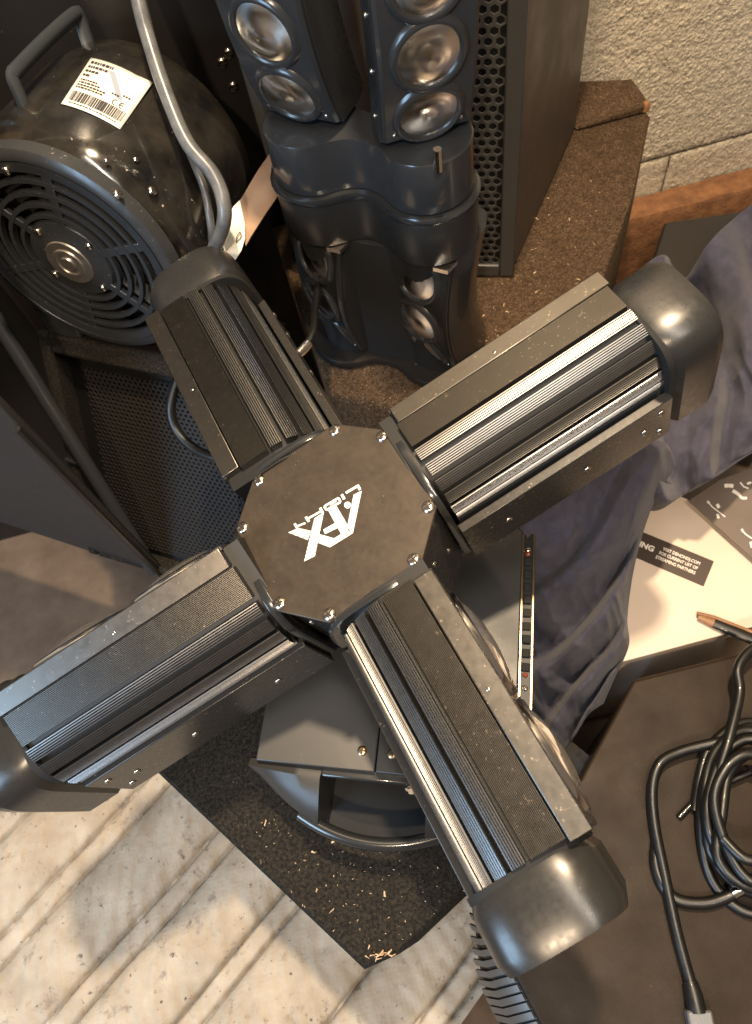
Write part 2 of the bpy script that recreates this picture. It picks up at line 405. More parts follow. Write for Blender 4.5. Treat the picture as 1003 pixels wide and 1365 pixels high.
def hexgrille(w, h, pitch, hole, x0, y0, thick=.0015):
    mb = MB(); dy = pitch*math.sqrt(3)/2; j = 0; y = y0
    while y < h:
        x = x0+(pitch/2 if j % 2 else 0)
        while x < w:
            vs = []
            for k in range(6):
                q = R_(60*k+30); cq, sq = math.cos(q), math.sin(q); ro = pitch/math.sqrt(3)
                vs += [(x+ro*cq, y+ro*sq, 0), (x+hole*cq, y+hole*sq, 0), (x+hole*.9*cq, y+hole*.9*sq, -thick)]
            fs = []
            for k in range(6):
                a, b = k*3, ((k+1) % 6)*3
                fs += [(a, b, b+1, a+1), (a+1, b+1, b+2, a+2)]
            mb.add(vs, fs); x += pitch
        y += dy; j += 1
    return mb
part('perforated_grille', hexgrille(.14, ht-.01, .0118, .0047, .024, .028), M['grille'], sp, frame(A0+gn*.010, -fd, V((0, 0, 1)), gn), smooth=None)
part('grille_backing', MB().box(.016, .15, .02, ht-.004, 0, .0035), M['core'], sp, gf)
part('foot', MB().lathe([(0, -.003), (.012, -.003), (.014, 0), (.012, .006), (0, .006)], 16, MX.Translation(A0-fd*.02+sdv*.02+V((0, 0, .003)))), M['dark'], sp)

# ================================================================== BLACK CABINETS IN THE BACK LEFT
bk = thing('black_flight_case', 'black flight case with screw heads standing behind the blower and the lens tower', 'case', (-.2, 1.0, 0))
part('panel', MB().box(-1.0, .16, .93, 1.05, .02, 1.6), M['board'], bk, bevel=.003)
for q in ((267, 124), (297, 84), (312, 116), (306, 71)):
    d = ray(*q); t = (.93)/d.y; inst('screw', SCREW, bk, zframe(CAMP+d*t, (0, -1, 0)) @ MX.Scale(1.5, 4))
part('brace', MB().box(-.36, -.34, .915, .929, .02, 1.6), M['board'], bk)
bx = thing('brown_carton', 'brown cardboard box in the top left corner behind the blower', 'box', (-.75, .90, .852))
lc = thing('storage_trunk', 'black trunk in the dark corner behind the blower', 'trunk', (-.75, .9, 0))
part('trunk_body', MB().box(-1.05, -.40, .84, .928, .0, .85), M['board'], lc, bevel=.004)
part('carton_wall', MB().box(-1.0, -.42, .85, .925, .852, 1.09), M['tagbrown'], bx, bevel=.003)

# vertical black panel cabinet left, its lower edge on the mattress
pa = P(215, 765, ZM+.01); pd = (P(0, 695, ZM+.01)-pa).normalized(); pn = V((-pd.y, pd.x, 0)); pn = -pn if pn.y > 0 else pn
pc = thing('black_cabinet', 'smooth black cabinet standing on the tan end of the mattress', 'cabinet', pa)
poly = [pa, pa+pd*.62, pa+pd*.62-pn*.012, pa-pn*.012]
part('panel', MB().prism([(p.x, p.y) for p in poly], ZM+.004, .95), M['baseplastic'], pc, bevel=.004)
part('edge_trim', MB().tube([pa+V((0, 0, .0))+pn*.002, pa+V((0, 0, .40))+pn*.002], .004, 8), M['board'], pc)

# stage monitor with carpet frame and punched grille
mt0 = P(56, 436, .575); mtd = V((.85, -.53, 0)).normalized(); mb0 = P(246, 768, ZM+.01)
mup = (mt0-mb0); mup = (mup-mtd*mup.dot(mtd)); mL = mup.length; mup.normalize(); mnn = mtd.cross(mup).normalized()
mnn = -mnn if mnn.y > 0 else mnn
org = mt0-mup*mL
mf = frame(org, mtd, mup, mtd.cross(mup))
mo = thing('stage_monitor', 'carpet covered stage monitor with punched black grille under the blower', 'speaker', mb0)
fr = MB(); fr.box(-.002, .016, 0, mL, -.03, .012); fr.box(.016, .27, mL-.03, mL, -.03, .012); fr.box(.016, .27, 0, .012, -.03, .012)
part('carpet_frame', fr, M['felt'], mo, mf, bevel=.006, seg=3)
part('cabinet', MB().box(.0, .27, .0, mL-.004, -.16, -.031), M['felt'], mo, mf)
part('punched_grille', hexgrille(.265, mL-.05, .0075, .0026, .045, .03, .001), M['grille2'], mo, mf @ MX.Translation((0, 0, -.010)), smooth=None)
part('grille_backing', MB().box(.018, .268, .013, mL-.032, -.03, -.016), M['core'], mo, mf)
# steel stand rail next to it
rl = thing('steel_stand', 'black steel stand rail with short pegs leaning left of the stage monitor', 'stand', mb0-mtd*.045)
o2 = P(206, 762, ZM+.012); rtop = P(-14, 412, .60); rdir = (rtop-o2).normalized()
part('rail', MB().tube([o2, rtop], .0105, 12), M['pod'], rl)
for k in (.10, .19):
    part('peg', MB().tube([o2+rdir*k, o2+rdir*k-mtd*.035+rdir*.004], .0042, 8), M['gloss'], rl)

# ================================================================== BLOWER
fc = D(97, 345, .8); fn = V((-.5, -.86, .08)).normalized(); FR = .126
ff = zframe(fc, fn)                    # local x sideways, y up, z out of the grille
bw = thing('blower', 'black barrel blower with round slotted grille and paper label', 'blower', fc-V((0, 0, FR)))
part('housing', MB().lathe([(.112, -.004), (.118, -.012), (FR-.004, -.016), (FR+.004, -.035), (FR+.008, -.07), (FR+.008, -.16), (FR, -.20), (FR-.03, -.235), (.0, -.24)], 64), M['fanhouse'], bw, ff, smooth=40)
part('rim', MB().lathe([(FR-.012, .0), (FR-.010, .004), (FR-.004, .004), (FR+.001, .001), (FR+.001, -.014), (FR-.012, -.014)], 64, closed=True), M['fangrille'], bw, ff)
part('flange', MB().lathe([(FR-.022, -.002), (FR-.022, .003), (FR-.012, .004), (FR-.012, -.002)], 64, closed=True), M['fangrille'], bw, ff)
for r in (.094, .080, .067, .054):
    part('grille_ring', MB().lathe([(r-.0026, -.003), (r-.0022, .003), (r+.0022, .003), (r+.0026, -.003)], 48, closed=True), M['fangrille'], bw, ff)
for k in range(6):
    part('grille_spoke', MB().box(.04, FR-.016, -.005, .005, -.004, .0022), M['fangrille'], bw, ff @ MX.Rotation(R_(60*k+17), 4, 'Z'), bevel=.001)
part('motor_dome', MB().lathe([(0, .006), (.026, .006), (.034, .003), (.046, .002), (.050, -.006)], 40), M['fangrille'], bw, ff)
part('motor_plate', MB().lathe([(0, .0105), (.008, .0105), (.009, .008), (.013, .0075), (.014, .009), (.017, .009), (.018, .0075), (.026, .0075), (.027, .006)], 40), M['motor'], bw, ff)
part('dark_interior', MB().lathe([(0, -.03), (FR-.014, -.03), (FR-.012, -.012)], 40), M['dark'], bw, ff)
for k in range(8):                                     # impeller blades behind the grille
    part('blade', MB().box(.035, FR-.02, -.004, .004, -.026, -.010, MX.Rotation(R_(45*k), 4, 'Z') @ MX.Rotation(R_(32), 4, 'X')), M['board'], bw, ff)
for a in (35, 125, 215, 305): inst('screw', SCREW, bw, ff @ MX.Rotation(R_(a), 4, 'Z') @ MX.Translation((.041, 0, .004)))
for a in (100,): inst('screw', SCREW, bw, ff @ MX.Rotation(R_(a), 4, 'Z') @ MX.Translation((FR-.02, 0, .005)))
def hit_cyl(px, py, R=FR+.008):
    inv = ff.inverted(); o = inv @ CAMP; d = (inv.to_3x3() @ ray(px, py)).normalized()
    A = d.x**2+d.y**2; B = 2*(o.x*d.x+o.y*d.y); Cc = o.x**2+o.y**2-R*R; q = B*B-4*A*Cc
    t = (-B-math.sqrt(max(q, 0)))/(2*A); p = o+d*t
    return p, math.atan2(p.y, p.x), p.z
for q in ((158, 258), (204, 254), (143, 213), (182, 212)):
    p, a, z = hit_cyl(*q); w = ff @ p; nrm = (ff.to_3x3() @ V((p.x, p.y, 0)))
    inst('rivet', SCREW if q[0] in (158, 204) else SMALL, bw, zframe(w, nrm))
# paper label wrapped on the drum
cor = [hit_cyl(*q) for q in ((82, 139), (160, 173), (203, 114), (122, 78))]
def lab(u, v, lift=.0006):
    a = [c[1] for c in cor]; z = [c[2] for c in cor]
    aa = (a[0]*(1-u)+a[1]*u)*(1-v)+(a[3]*(1-u)+a[2]*u)*v; zz = (z[0]*(1-u)+z[1]*u)*(1-v)+(z[3]*(1-u)+z[2]*u)*v
    curl = .004*max(0, (u-.75))*4*max(0, v-.2)
    r = FR+.008+lift+curl; return V((r*math.cos(aa), r*math.sin(aa), zz))
lbl = part('paper_label', MB().grid([[lab(i/12, j/12) for i in range(13)] for j in range(13)]), M['paper'], bw, ff, smooth=60, solid=.0003)
def patch(mb, u0, u1, v0, v1, n=3):
    mb.grid([[lab(u0+(u1-u0)*i/n, v0+(v1-v0)*j/n, .0012) for i in range(n+1)] for j in range(n+1)])
pr = MB(); u = .07
random.seed(3)
while u < .95:
    w = random.choice((.006, .010, .016, .022)); patch(pr, u, min(.95, u+w), .10, .29, 2); u += w+random.choice((.006, .009, .014))
def lines(mb, rows_):
    for v, u0, u1, h in rows_:
        u = u0
        while u < u1:
            w = random.uniform(.018, .055); patch(mb, u, min(u1, u+w), v, v+h, 1); u += w+.012
lines(pr, ((.88, .05, .42, .055), (.79, .05, .38, .05), (.70, .05, .26, .045), (.61, .05, .17, .045), (.52, .06, .34, .03), (.465, .06, .40, .03), (.41, .06, .52, .03), (.36, .06, .50, .03), (.05, .1, .9, .02), (.47, .60, .72, .03), (.52, .76, .88, .03)))
for cx_, op in ((.72, 0), (.83, 0)):                   # CE mark
    for k in range(14):
        q = R_(70+220*k/14); q2 = R_(70+220*(k+1)/14)
        pts_ = [(cx_+.045*math.cos(q), .36+.055*math.sin(q)), (cx_+.045*math.cos(q2), .36+.055*math.sin(q2)), (cx_+.033*math.cos(q2), .36+.040*math.sin(q2)), (cx_+.033*math.cos(q), .36+.040*math.sin(q))]
        pr.add([lab(a, b, .0012) for a, b in pts_], [(0, 1, 2, 3)])
patch(pr, .79, .85, .352, .368, 1)
part('label_print', pr, M['print'], lbl, ff, smooth=None)
gs = MB(); 
gs.grid([[lab(.36+.34*j/6+.11*i, .86-.42*j/6, .0010) for i in (0, 1)] for j in range(7)])
part('label_smear', gs, M['printgrey'], lbl, ff, smooth=None)
# carrying handle
hp = [D(44, 168, .745), D(27, 128, .725), D(17, 103, .715), D(24, 92, .718), D(60, 55, .745), D(97, 22, .775), D(106, 24, .785), D(118, 60, .80), D(130, 92, .81)]
hm = MB(); t = []
for p in hp: t.append(p)
part('carry_handle', MB().tube(catmull(t, 4), .0085, 8, flat=.75), M['handle'], bw, smooth=50, bevel=0)
for x0 in (-.11, .06): part('foot', MB().box(x0, x0+.05, -FR-.012, -FR+.05, -.05, -.004), M['fangrille'], bw, ff, bevel=.004)

# grey mains cable looping over the blower, two strands
tag(part('grey_cable', MB().tube(catmull([D(150, -160, .70), D(180, -20, .70), D(196, 45, .71), D(222, 125, .715), D(250, 190, .72), D(284, 232, .725), D(298, 268, .73), D(298, 300, .745), D(284, 335, .78), D(262, 372, .86)], 10), .0073, 12), M['cable'], None, smooth=60),
    'thick grey cable running down over the blower housing', 'cable')
tag(part('thin_cable', MB().tube(catmull([D(176, -60, .75), D(205, 60, .755), D(232, 150, .755), D(258, 215, .758), D(272, 250, .765), D(280, 290, .775), D(283, 325, .80), D(280, 370, .86)], 10), .0042, 10), M['cable'], None, smooth=60),
    'thinner dark grey cable half hidden behind the thick one', 'cable')
# loop of black cable on the monitor grille
tag(part('cable_loop', MB().tube(catmull([D(262, 470, .80), D(240, 500, .82), D(228, 540, .83), D(235, 572, .84), D(258, 597, .84), D(290, 610, .83), D(330, 612, .82)], 10), .0056, 10), M['blackcable'], None, smooth=60),
    'black cable loop hanging in front of the stage monitor grille', 'cable')

# paper tag strip
ts = thing('paper_tag', 'brown strip with a cream end hanging between the cables and the lens tower', 'tag', D(325, 300, .80))
q = [D(369, 192, .82), D(377, 212, .81), D(379, 235, .805), D(376, 254, .80), D(355, 284, .795), D(335, 315, .79), D(328, 328, .79), D(320, 290, .795), D(320, 268, .80), D(345, 226, .81)]
part('strip', MB().add(q, [tuple(range(len(q)))]), M['tagbrown'], ts, smooth=None, solid=.0008)
q = [D(320, 267, .793), D(327, 300, .788), D(327, 318, .786), D(322, 334, .785), D(309, 355, .785), D(302, 346, .786), D(297, 324, .789), D(305, 287, .792), D(312, 275, .793)]
cend = part('cream_end', MB().add(q, [tuple(range(len(q)))]), M['tagcream'], ts, smooth=None, solid=.0008)
def mark(mb, pts_, dep, wpx=1.6):
    for (x0, y0), (x1, y1) in zip(pts_[:-1], pts_[1:]):
        L_ = math.hypot(x1-x0, y1-y0) or 1; nx, ny = -(y1-y0)/L_*wpx/2, (x1-x0)/L_*wpx/2
        mb.add([D(x0+nx, y0+ny, dep), D(x1+nx, y1+ny, dep), D(x1-nx, y1-ny, dep), D(x0-nx, y0-ny, dep)], [(0, 1, 2, 3)])
mk = MB(); mark(mk, [(315, 323), (316, 315), (320, 309), (322, 313), (321, 317), (317, 321), (315, 323)], .7845)
part('letter_mark', mk, M['print'], cend, smooth=None)
mk = MB(); mark(mk, [(366, 217), (363, 221), (362, 226), (365, 228), (367, 224), (369, 226)], .797); mark(mk, [(369, 231), (364, 236), (368, 240)], .797); mark(mk, [(368, 243), (366, 248), (370, 252)], .797)
part('letter_mark', mk, M['print'], ts, smooth=None)

# ================================================================== CROSS LIGHT (front)
U = .065
HC = V((-.0330, .2700, .7628))
hx = V((.949, .242, .201)).normalized(); hy = V((-.247, .969, -.001)); hn = hx.cross(hy).normalized(); hy = hn.cross(hx).normalized()
HF = frame(HC, hx, hy, hn) @ MX.Scale(U, 4)
BL = P(341, 1013, ZB); bxv = V((.94, -.34, 0)).normalized(); byv = V((-bxv.y, bxv.x, 0))
BF = frame((BL.x, BL.y, 0), bxv, byv, V((0, 0, 1)))
xl = thing('cross_light', 'black cross shaped stage light with four ribbed arms on a square base', 'stage light', BF @ V((.1085, .12, ZF)))

# ---- hub
def octa(h, c): return [(h, -c), (h, c), (c, h), (-c, h), (-h, c), (-h, -c), (-c, -h), (c, -h)]
hub = part('hub', MB().prism(octa(1.06, .56), -1.75, -.055), M['plate'], xl, HF, bevel=.02)
face = part('face_plate', MB().prism(octa(1.085, .60), -.05, .0), M['face'], hub, HF, bevel=.012)
for k in range(4):
    for s_ in (-1, 1):
        m_ = HF @ MX.Rotation(R_(90*k), 4, 'Z') @ MX.Translation((1.0, s_*.556, .0))
        inst('screw', SCREW, hub, m_ @ MX.Rotation(random.uniform(0, 1.5), 4, 'Z') @ MX.Scale(1/U*1.15, 4))
for k in range(4):                                   # chamfer sides carry small screws
    q = R_(45+90*k); nv = V((math.cos(q), math.sin(q), 0)); tv = V((-nv.y, nv.x, 0))
    for t_, w_ in ((-.16, -.62), (.16, -1.05)):
        p_ = HF @ (nv*1.146+tv*t_+V((0, 0, w_))); inst('screw', SMALL, hub, zframe(p_, HF.to_3x3() @ nv))
# logo: flat print on the face plate, strokes measured in the plane of the plate
HI = HF.inverted()
def on_face(px, py, w=.004):
    o = HI @ CAMP; d = HI.to_3x3() @ ray(px, py); t = (w-o.z)/d.z; return o+d*t
def lg(x, y): return on_face(375+x*120/1003., 635+y*120/1003.)
logo = MB()
def poly_(pts_):
    a = [lg(*p) for p in pts_]; logo.add(a, [tuple(range(len(a)))])
def bar_(x0, y0, x1, y1, w):
    L_ = math.hypot(x1-x0, y1-y0); nx, ny = -(y1-y0)/L_*w/2, (x1-x0)/L_*w/2
    poly_([(x0+nx, y0+ny), (x1+nx, y1+ny), (x1-nx, y1-ny), (x0-nx, y0-ny)])
poly_([(898, 160), (808, 205), (735, 570), (800, 632)])                 # A, long leg
poly_([(618, 332), (525, 380), (690, 680), (742, 660), (742, 545)])     # A / F shared leg
poly_([(800, 632), (742, 600), (590, 690), (430, 645), (412, 740), (545, 790)])  # foot of A and F
poly_([(600, 520), (468, 595), (490, 642), (630, 575)])                 # bar of F
pts_ = [(740+38*math.cos(k*.5236), 320+38*math.sin(k*.5236)) for k in range(12)]; poly_(pts_)
# X with its scan line gaps
def stripes(p0, p1, p2, p3, n, gap=.16):
    for k in range(n):
        a, b = k/n, (k+1-gap)/n
        L0 = [(p0[i]*(1-a)+p1[i]*a) for i in (0, 1)]; L1 = [(p0[i]*(1-b)+p1[i]*b) for i in (0, 1)]
        R0 = [(p3[i]*(1-a)+p2[i]*a) for i in (0, 1)]; R1 = [(p3[i]*(1-b)+p2[i]*b) for i in (0, 1)]
        poly_([L0, L1, R1, R0])
stripes((370, 470), (255, 955), (375, 895), (478, 395), 11)
stripes((78, 625), (305, 712), (338, 610), (195, 575), 4)
bar_(720, 185, 855, 105, 26); bar_(850, 95, 880, 150, 30)               # L
bar_(675, 200, 705, 255, 30)                                            # I
bar_(480, 335, 640, 240, 24); bar_(640, 240, 662, 285, 24); bar_(662, 285, 505, 375, 24); bar_(505, 375, 480, 335, 24); bar_(545, 320, 615, 275, 14)   # G
bar_(435, 350, 462, 405, 30); bar_(300, 470, 450, 385, 22); bar_(275, 450, 310, 505, 30)   # H
bar_(150, 525, 180, 575, 28); bar_(165, 560, 270, 520, 20)              # T
part('logo', logo, M['ink'], hub, HF, smooth=None)

# ---- arms
AC = (.12, -.55); AR = .68
def arm_section(mir):
    s_ = -1 if mir else 1
    return s_
def build_arm_meshes(mir):
    k = -1.0 if mir else 1.0
    def pr2(pts_): return [(k*p[0], p[1]) for p in pts_]
    XM = MX(((0, 0, 1, 0), (1, 0, 0, 0), (0, 1, 0, 0), (0, 0, 0, 1)))    # prism z -> arm axis x ; poly x -> y ; poly y -> z
    A0_, A1_ = 1.22, 4.08
    out = {}
    # core: dark body inside ribs
    arc = [(AC[0]+(AR-.10)*math.cos(R_(q))*-1, AC[1]+(AR-.10)*math.sin(R_(q))) for q in range(88, -25, -8)]
    core = [(.72, .03), (.16, .03)] + arc + [(-.50, -1.6), (.70, -1.6)]
    out['arm'] = MB().prism(pr2(core), 1.05, A1_, XM).mesh('arm', M['core'], 35)
    # flat strip next to the lens side, seam, fine ribbed strip
    out['flat_strip'] = MB().prism(pr2([(.75, .121), (.515, .125), (.515, .02), (.735, .0)]), A0_+.02, A1_+.05, XM).mesh('flat_strip', M['anod'], 30)
    fine = [(.50, .02)]; n = 22
    for i in range(n):
        a = .50-(.50-.135)*i/n; b = .50-(.50-.135)*(i+1)/n
        fine += [(a, .121), (a-(a-b)*.35, .132), (a-(a-b)*.75, .132), (b, .121)]
    fine += [(.135, .02)]
    out['ribbed_strip'] = MB().prism(pr2(fine), A0_, A1_, XM).mesh('ribbed_strip', M['anod'], 20)
    # the ribs
    ribs = []
    for j in range(6):
        q0, q1 = 87-18*j, 87-18*j-13.2; top = []; n = 6
        for i in range(n):
            a = q0+(q1-q0)*i/n; b = q0+(q1-q0)*(i+1)/n
            for q, r in ((a, AR-.014), (a+(b-a)*.3, AR+.004), (a+(b-a)*.75, AR+.004), (b, AR-.014)):
                top.append((AC[0]-r*math.cos(R_(q)), AC[1]+r*math.sin(R_(q))))
        lo = [(AC[0]-(AR-.13)*math.cos(R_(q)), AC[1]+(AR-.13)*math.sin(R_(q))) for q in (q1+1.5, q0-1.5)]
        ribs.append(MB().prism(pr2(top+lo), A0_+.01*(j % 2), A1_, XM).mesh('rib', M['rib'], 20))
    out['ribs'] = ribs
    # lens side wall, bottom, recessed panel and screwed side plate
    out['lens_plate'] = MB().prism(pr2([(.75, .09), (.75, -1.62), (.71, -1.62), (.71, .09)]), A0_, A1_, XM).mesh('lens_plate', M['plate'], 30)
    out['recess_panel'] = MB().prism(pr2([(-.57, -.72), (-.60, -1.6), (-.55, -1.6), (-.52, -.72)]), A0_, A1_, XM).mesh('recess_panel', M['gloss'], 30)
    sp_ = [(-.72, -.76), (-.72, -1.66), (.74, -1.66), (.74, -1.63), (-.68, -1.63), (-.68, -.78), (-.60, -.78), (-.60, -.76)]
    out['side_plate'] = MB().prism(pr2(sp_), A0_-.05, A1_+.02, XM).mesh('side_plate', M['plate'], 30)
    # cap: half round top, box below
    def se(q, e=.62): c_, s__ = math.cos(R_(q)), math.sin(R_(q)); return (.69*math.copysign(abs(c_)**e, c_), -.62+.70*abs(s__)**e)
    cp = [se(q) for q in range(0, 181, 5)] + [(-.68, -1.60), (-.62, -1.68), (.62, -1.68), (.68, -1.60)]
    out['end_cap'] = MB().prism(pr2(cp), A1_+.06, 4.80, XM, bev=.12).mesh('end_cap', M['cap'], 24)
    cp2 = [(p[0]*.955, p[1]*.965-.03) for p in cp]
    out['gasket'] = MB().prism(pr2(cp2), A1_, A1_+.08, XM).mesh('gasket', M['dark'], 30)
    ring_o = [(p[0]*.97, p[1]*.97-.02) for p in cp]
    out['collar'] = MB().prism(pr2(ring_o), 1.075, 1.16, XM, bev=.01).mesh('collar', M['gloss'], 30)
    lm, rm = [], []
    for a in (1.98, 3.34):
        ZM_ = MX.Translation((a, k*.75, -.72)) @ MX.Rotation(R_(-90*k), 4, 'X')
        lm.append(MB().lathe([(0, .15), (.2, .138), (.4, .10), (.52, .055), (.58, .03)], 40, ZM_).mesh('lens', M['lens'], 60))
        rm.append(MB().lathe([(.56, .0), (.56, .05), (.60, .062), (.645, .045), (.66, .0)], 48, ZM_).mesh('lens_rim', M['chrome'], 60))
    out['lens'] = lm; out['lens_rim'] = rm
    return out
ARM = {m_: build_arm_meshes(m_) for m_ in (False, True)}
def build_arm(deg, mir=False, roll=0., label=None, shift=0., grow=1.):
    k = -1 if mir else 1
    mb_ = HF @ MX.Rotation(R_(deg), 4, 'Z') @ MX.Translation((1.15*(1-grow), shift, 0)) @ MX.Scale(grow, 4)                             # bracket and cap stay, the ribbed drum turns
    m_ = mb_ @ MX.Translation((0, 0, -.8)) @ MX.Rotation(R_(roll), 4, 'X') @ MX.Translation((0, 0, .8))
    A = ARM[mir]; arm = inst('arm', A['arm'], xl, m_)
    if label: arm['label'] = label
    for nme in ('flat_strip', 'ribbed_strip', 'lens_plate', 'recess_panel', 'side_plate', 'end_cap', 'gasket', 'collar'):
        if nme == 'recess_panel' and roll: continue
        o = inst(nme, A[nme], arm, mb_ if nme in ('side_plate', 'end_cap', 'gasket', 'collar') else m_)
        if nme in ('side_plate', 'flat_strip'):
            md = o.modifiers.new('edge', 'BEVEL'); md.width = .012; md.segments = 2; md.limit_method = 'ANGLE'; md.angle_limit = R_(40)
    for me in A['ribs']: inst('rib', me, arm, m_)
    for me in A['lens']: inst('lens', me, arm, m_)
    for me in A['lens_rim']: inst('lens_rim', me, arm, m_)
    r3 = m_.to_3x3()
    for a, z in ((1.75, -1.22), (2.9, -1.22), (3.72, -1.22), (3.95, -.98), (3.95, -1.45)):
        inst('screw', SMALL, arm, zframe(mb_ @ V((a, k*-.722, z)), mb_.to_3x3() @ V((0, -k, 0))) @ MX.Scale(1.15, 4))
    inst('screw', TINY, arm, zframe(m_ @ V((2.62, k*.60, .116)), r3 @ V((0, 0, 1))))
    return arm
build_arm(90, shift=.13, grow=1.06); build_arm(0); build_arm(180, True, -28, grow=1.13); build_arm(270, shift=-.08)

# ---- neck between hub and base
nk0 = HF @ V((0, 0, -1.7)); nk1 = BF @ V((.112, .135, ZB))
part('neck', MB().tube([nk0, (nk0+nk1)/2, nk1], .042, 28), M['plate'], xl)

# ---- base
top = [(0, 0), (.217, 0), (.228, .07), (.229, .25), (.0, .25)]
base = part('base', MB().prism([(.004, .02), (.213, .02), (.223, .07), (.224, .245), (.004, .245)], ZF+.004, ZB-.010), M['baseplastic'], xl, BF)
part('top_plate', MB().prism([(0, .0), (.1078, .0), (.1078, .25), (.0, .25)], ZB-.009, ZB), M['baseplastic'], base, BF, bevel=.0012)
part('top_plate', MB().prism([(.1086, .0), (.217, 0), (.228, .07), (.229, .25), (.1086, .25)], ZB-.009, ZB), M['baseplastic'], base, BF, bevel=.0012)
for x_ in (.095, .122): inst('screw', BRASS, base, BF @ MX.Translation((x_, .017, ZB-.0008)) @ MX.Rotation(.6+x_*9, 4, 'Z'))
# bulged front: left cheek, right cheek, carrying handle across the recess
def bulge(x): t = (x-.1085)/.1185; return -.052*max(0, 1-abs(t)**2.0)
def cheek(x0, x1, n=8):
    rows = []
    for i in range(n+1):
        x = x0+(x1-x0)*i/n; b = bulge(x)
        rows.append([V((x, .003, ZB-.011)), V((x, -.004+b*.12, ZB-.006)), V((x, b*.5-.004, ZB-.013)), V((x, b-.002, ZB-.026)), V((x, b-.003, ZB-.036)), V((x, b+.002, ZB-.044)), V((x, b*.8+.006, ZF+.004)), V((x, .02, ZF+.004))])
    mb = MB().grid(rows); m_ = len(rows[0])
    mb.f += [tuple(range(m_)), tuple(range(n*m_, (n+1)*m_))]
    return mb
part('front_cheek', cheek(-.008, .059), M['baseplastic'], base, BF, smooth=50)
part('front_cheek', cheek(.154, .225), M['baseplastic'], base, BF, smooth=50)
part('recess_lip', MB().box(.059, .154, -.007, .004, ZB-.016, ZB-.0075), M['gloss'], base, BF, bevel=.002)
part('recess_wall', MB().box(.058, .155, .004, .016, ZF+.006, ZB-.012), M['dark'], base, BF)  # near-black colour puts the shade of the recess into its wall
hb = []
for i in range(25):
    x = .040+.140*i/24; b = bulge(x); hb.append(V((x, b-.003, ZB-.036)))
part('handle', MB().tube(hb, .0062, 12, flat=1.3), M['gloss'], base, BF, smooth=60)
part('recess_floor', MB().box(.058, .155, -.050, .004, ZF+.004, ZF+.008), M['dark'], base, BF)  # floor also coloured near-black as recess shade
# connector strip on the right side
strip = part('connector_panel', MB().box(.2292, .2400, .060, .250, ZF+.02, ZB-.003), M['core'], base, BF, bevel=.001)
for y_ in (.085, .222): inst('screw', SMALL, base, BF @ MX.Translation((.2345, y_, ZB-.003)))
for i in range(9):
    y_ = .10+.013*i
    part('connector', MB().box(.2310, .2385, y_, y_+.008, ZB-.004, ZB-.001+.001*(i % 3)), M['dark'], base, BF, bevel=.001)
part('trim_edge', MB().tube([BF @ V((.2295, .06, ZB-.001)), BF @ V((.2295, .25, ZB-.001))], .0013, 6), M['brass'], base)
part('trim_edge', MB().tube([BF @ V((.2402, .06, ZB-.004)), BF @ V((.2402, .25, ZB-.004))], .0012, 6), M['brass'], base)
for y_ in (.085, .205): part('indicator', MB().lathe([(0, .003), (.002, .002), (.0026, 0)], 10, MX.Translation((.2345, y_+.012, ZB-.003))), M['led'], base, BF)

# ================================================================== LENS TOWER (rear)
RCN, LCN = V((.134, .611, 0)), V((.034, .680, 0))
tw = thing('lens_tower', 'black tower light with four pods of round lenses standing behind the cross light', 'stage light', ((RCN+LCN)/2)+V((0, 0, ZF)))
def eight(r, waist, n=20):
    d = (RCN-LCN); L_ = d.length; x = d.normalized(); y = V((-x.y, x.x, 0)); m_ = (RCN+LCN)/2; out = []
    def pt(a, b): return m_+x*a+y*b
    ang = 48
    for i in range(n+1):
        q = R_(-180+ang+(360-2*ang)*i/n); out.append(pt(L_/2+r*math.cos(q), r*math.sin(q)))
    e = out[-1]; a0 = (out[-1]-m_).dot(x); b0 = (out[-1]-m_).dot(y)
    for i in range(1, 8):
        t = i/8; a = a0*(1-2*t); out.append(pt(a, waist+(b0-waist)*abs(1-2*t)**2))
    for i in range(n+1):
        q = R_(ang+(360-2*ang)*i/n); out.append(pt(-L_/2+r*math.cos(q), r*math.sin(q)))
    for i in range(1, 8):
        t = i/8; a = -a0*(1-2*t); out.append(pt(a, -waist-(b0-waist)*abs(1-2*t)**2))
    return [(p.x, p.y) for p in out]
part('lower_band', MB().prism(eight(.048, .024), .690, .742, bev=.0014), M['cap'], tw, smooth=40)
part('upper_band', MB().prism(eight(.0445, .020), .752, .806, bev=.0014), M['pod'], tw, smooth=40)
part('band_ridge', MB().prism(eight(.051, .027), .743, .751, bev=.003), M['gloss'], tw, smooth=40)
part('foot_plate', MB().prism(eight(.056, .036), ZF+.003, ZF+.014, bev=.002), M['board'], tw, smooth=40)
part('pod_gap_shade', MB().prism(eight(.036, .030), ZF+.0145, .689), M['dark'], tw, smooth=40)  # near-black infill added for the darkness between the lower pods
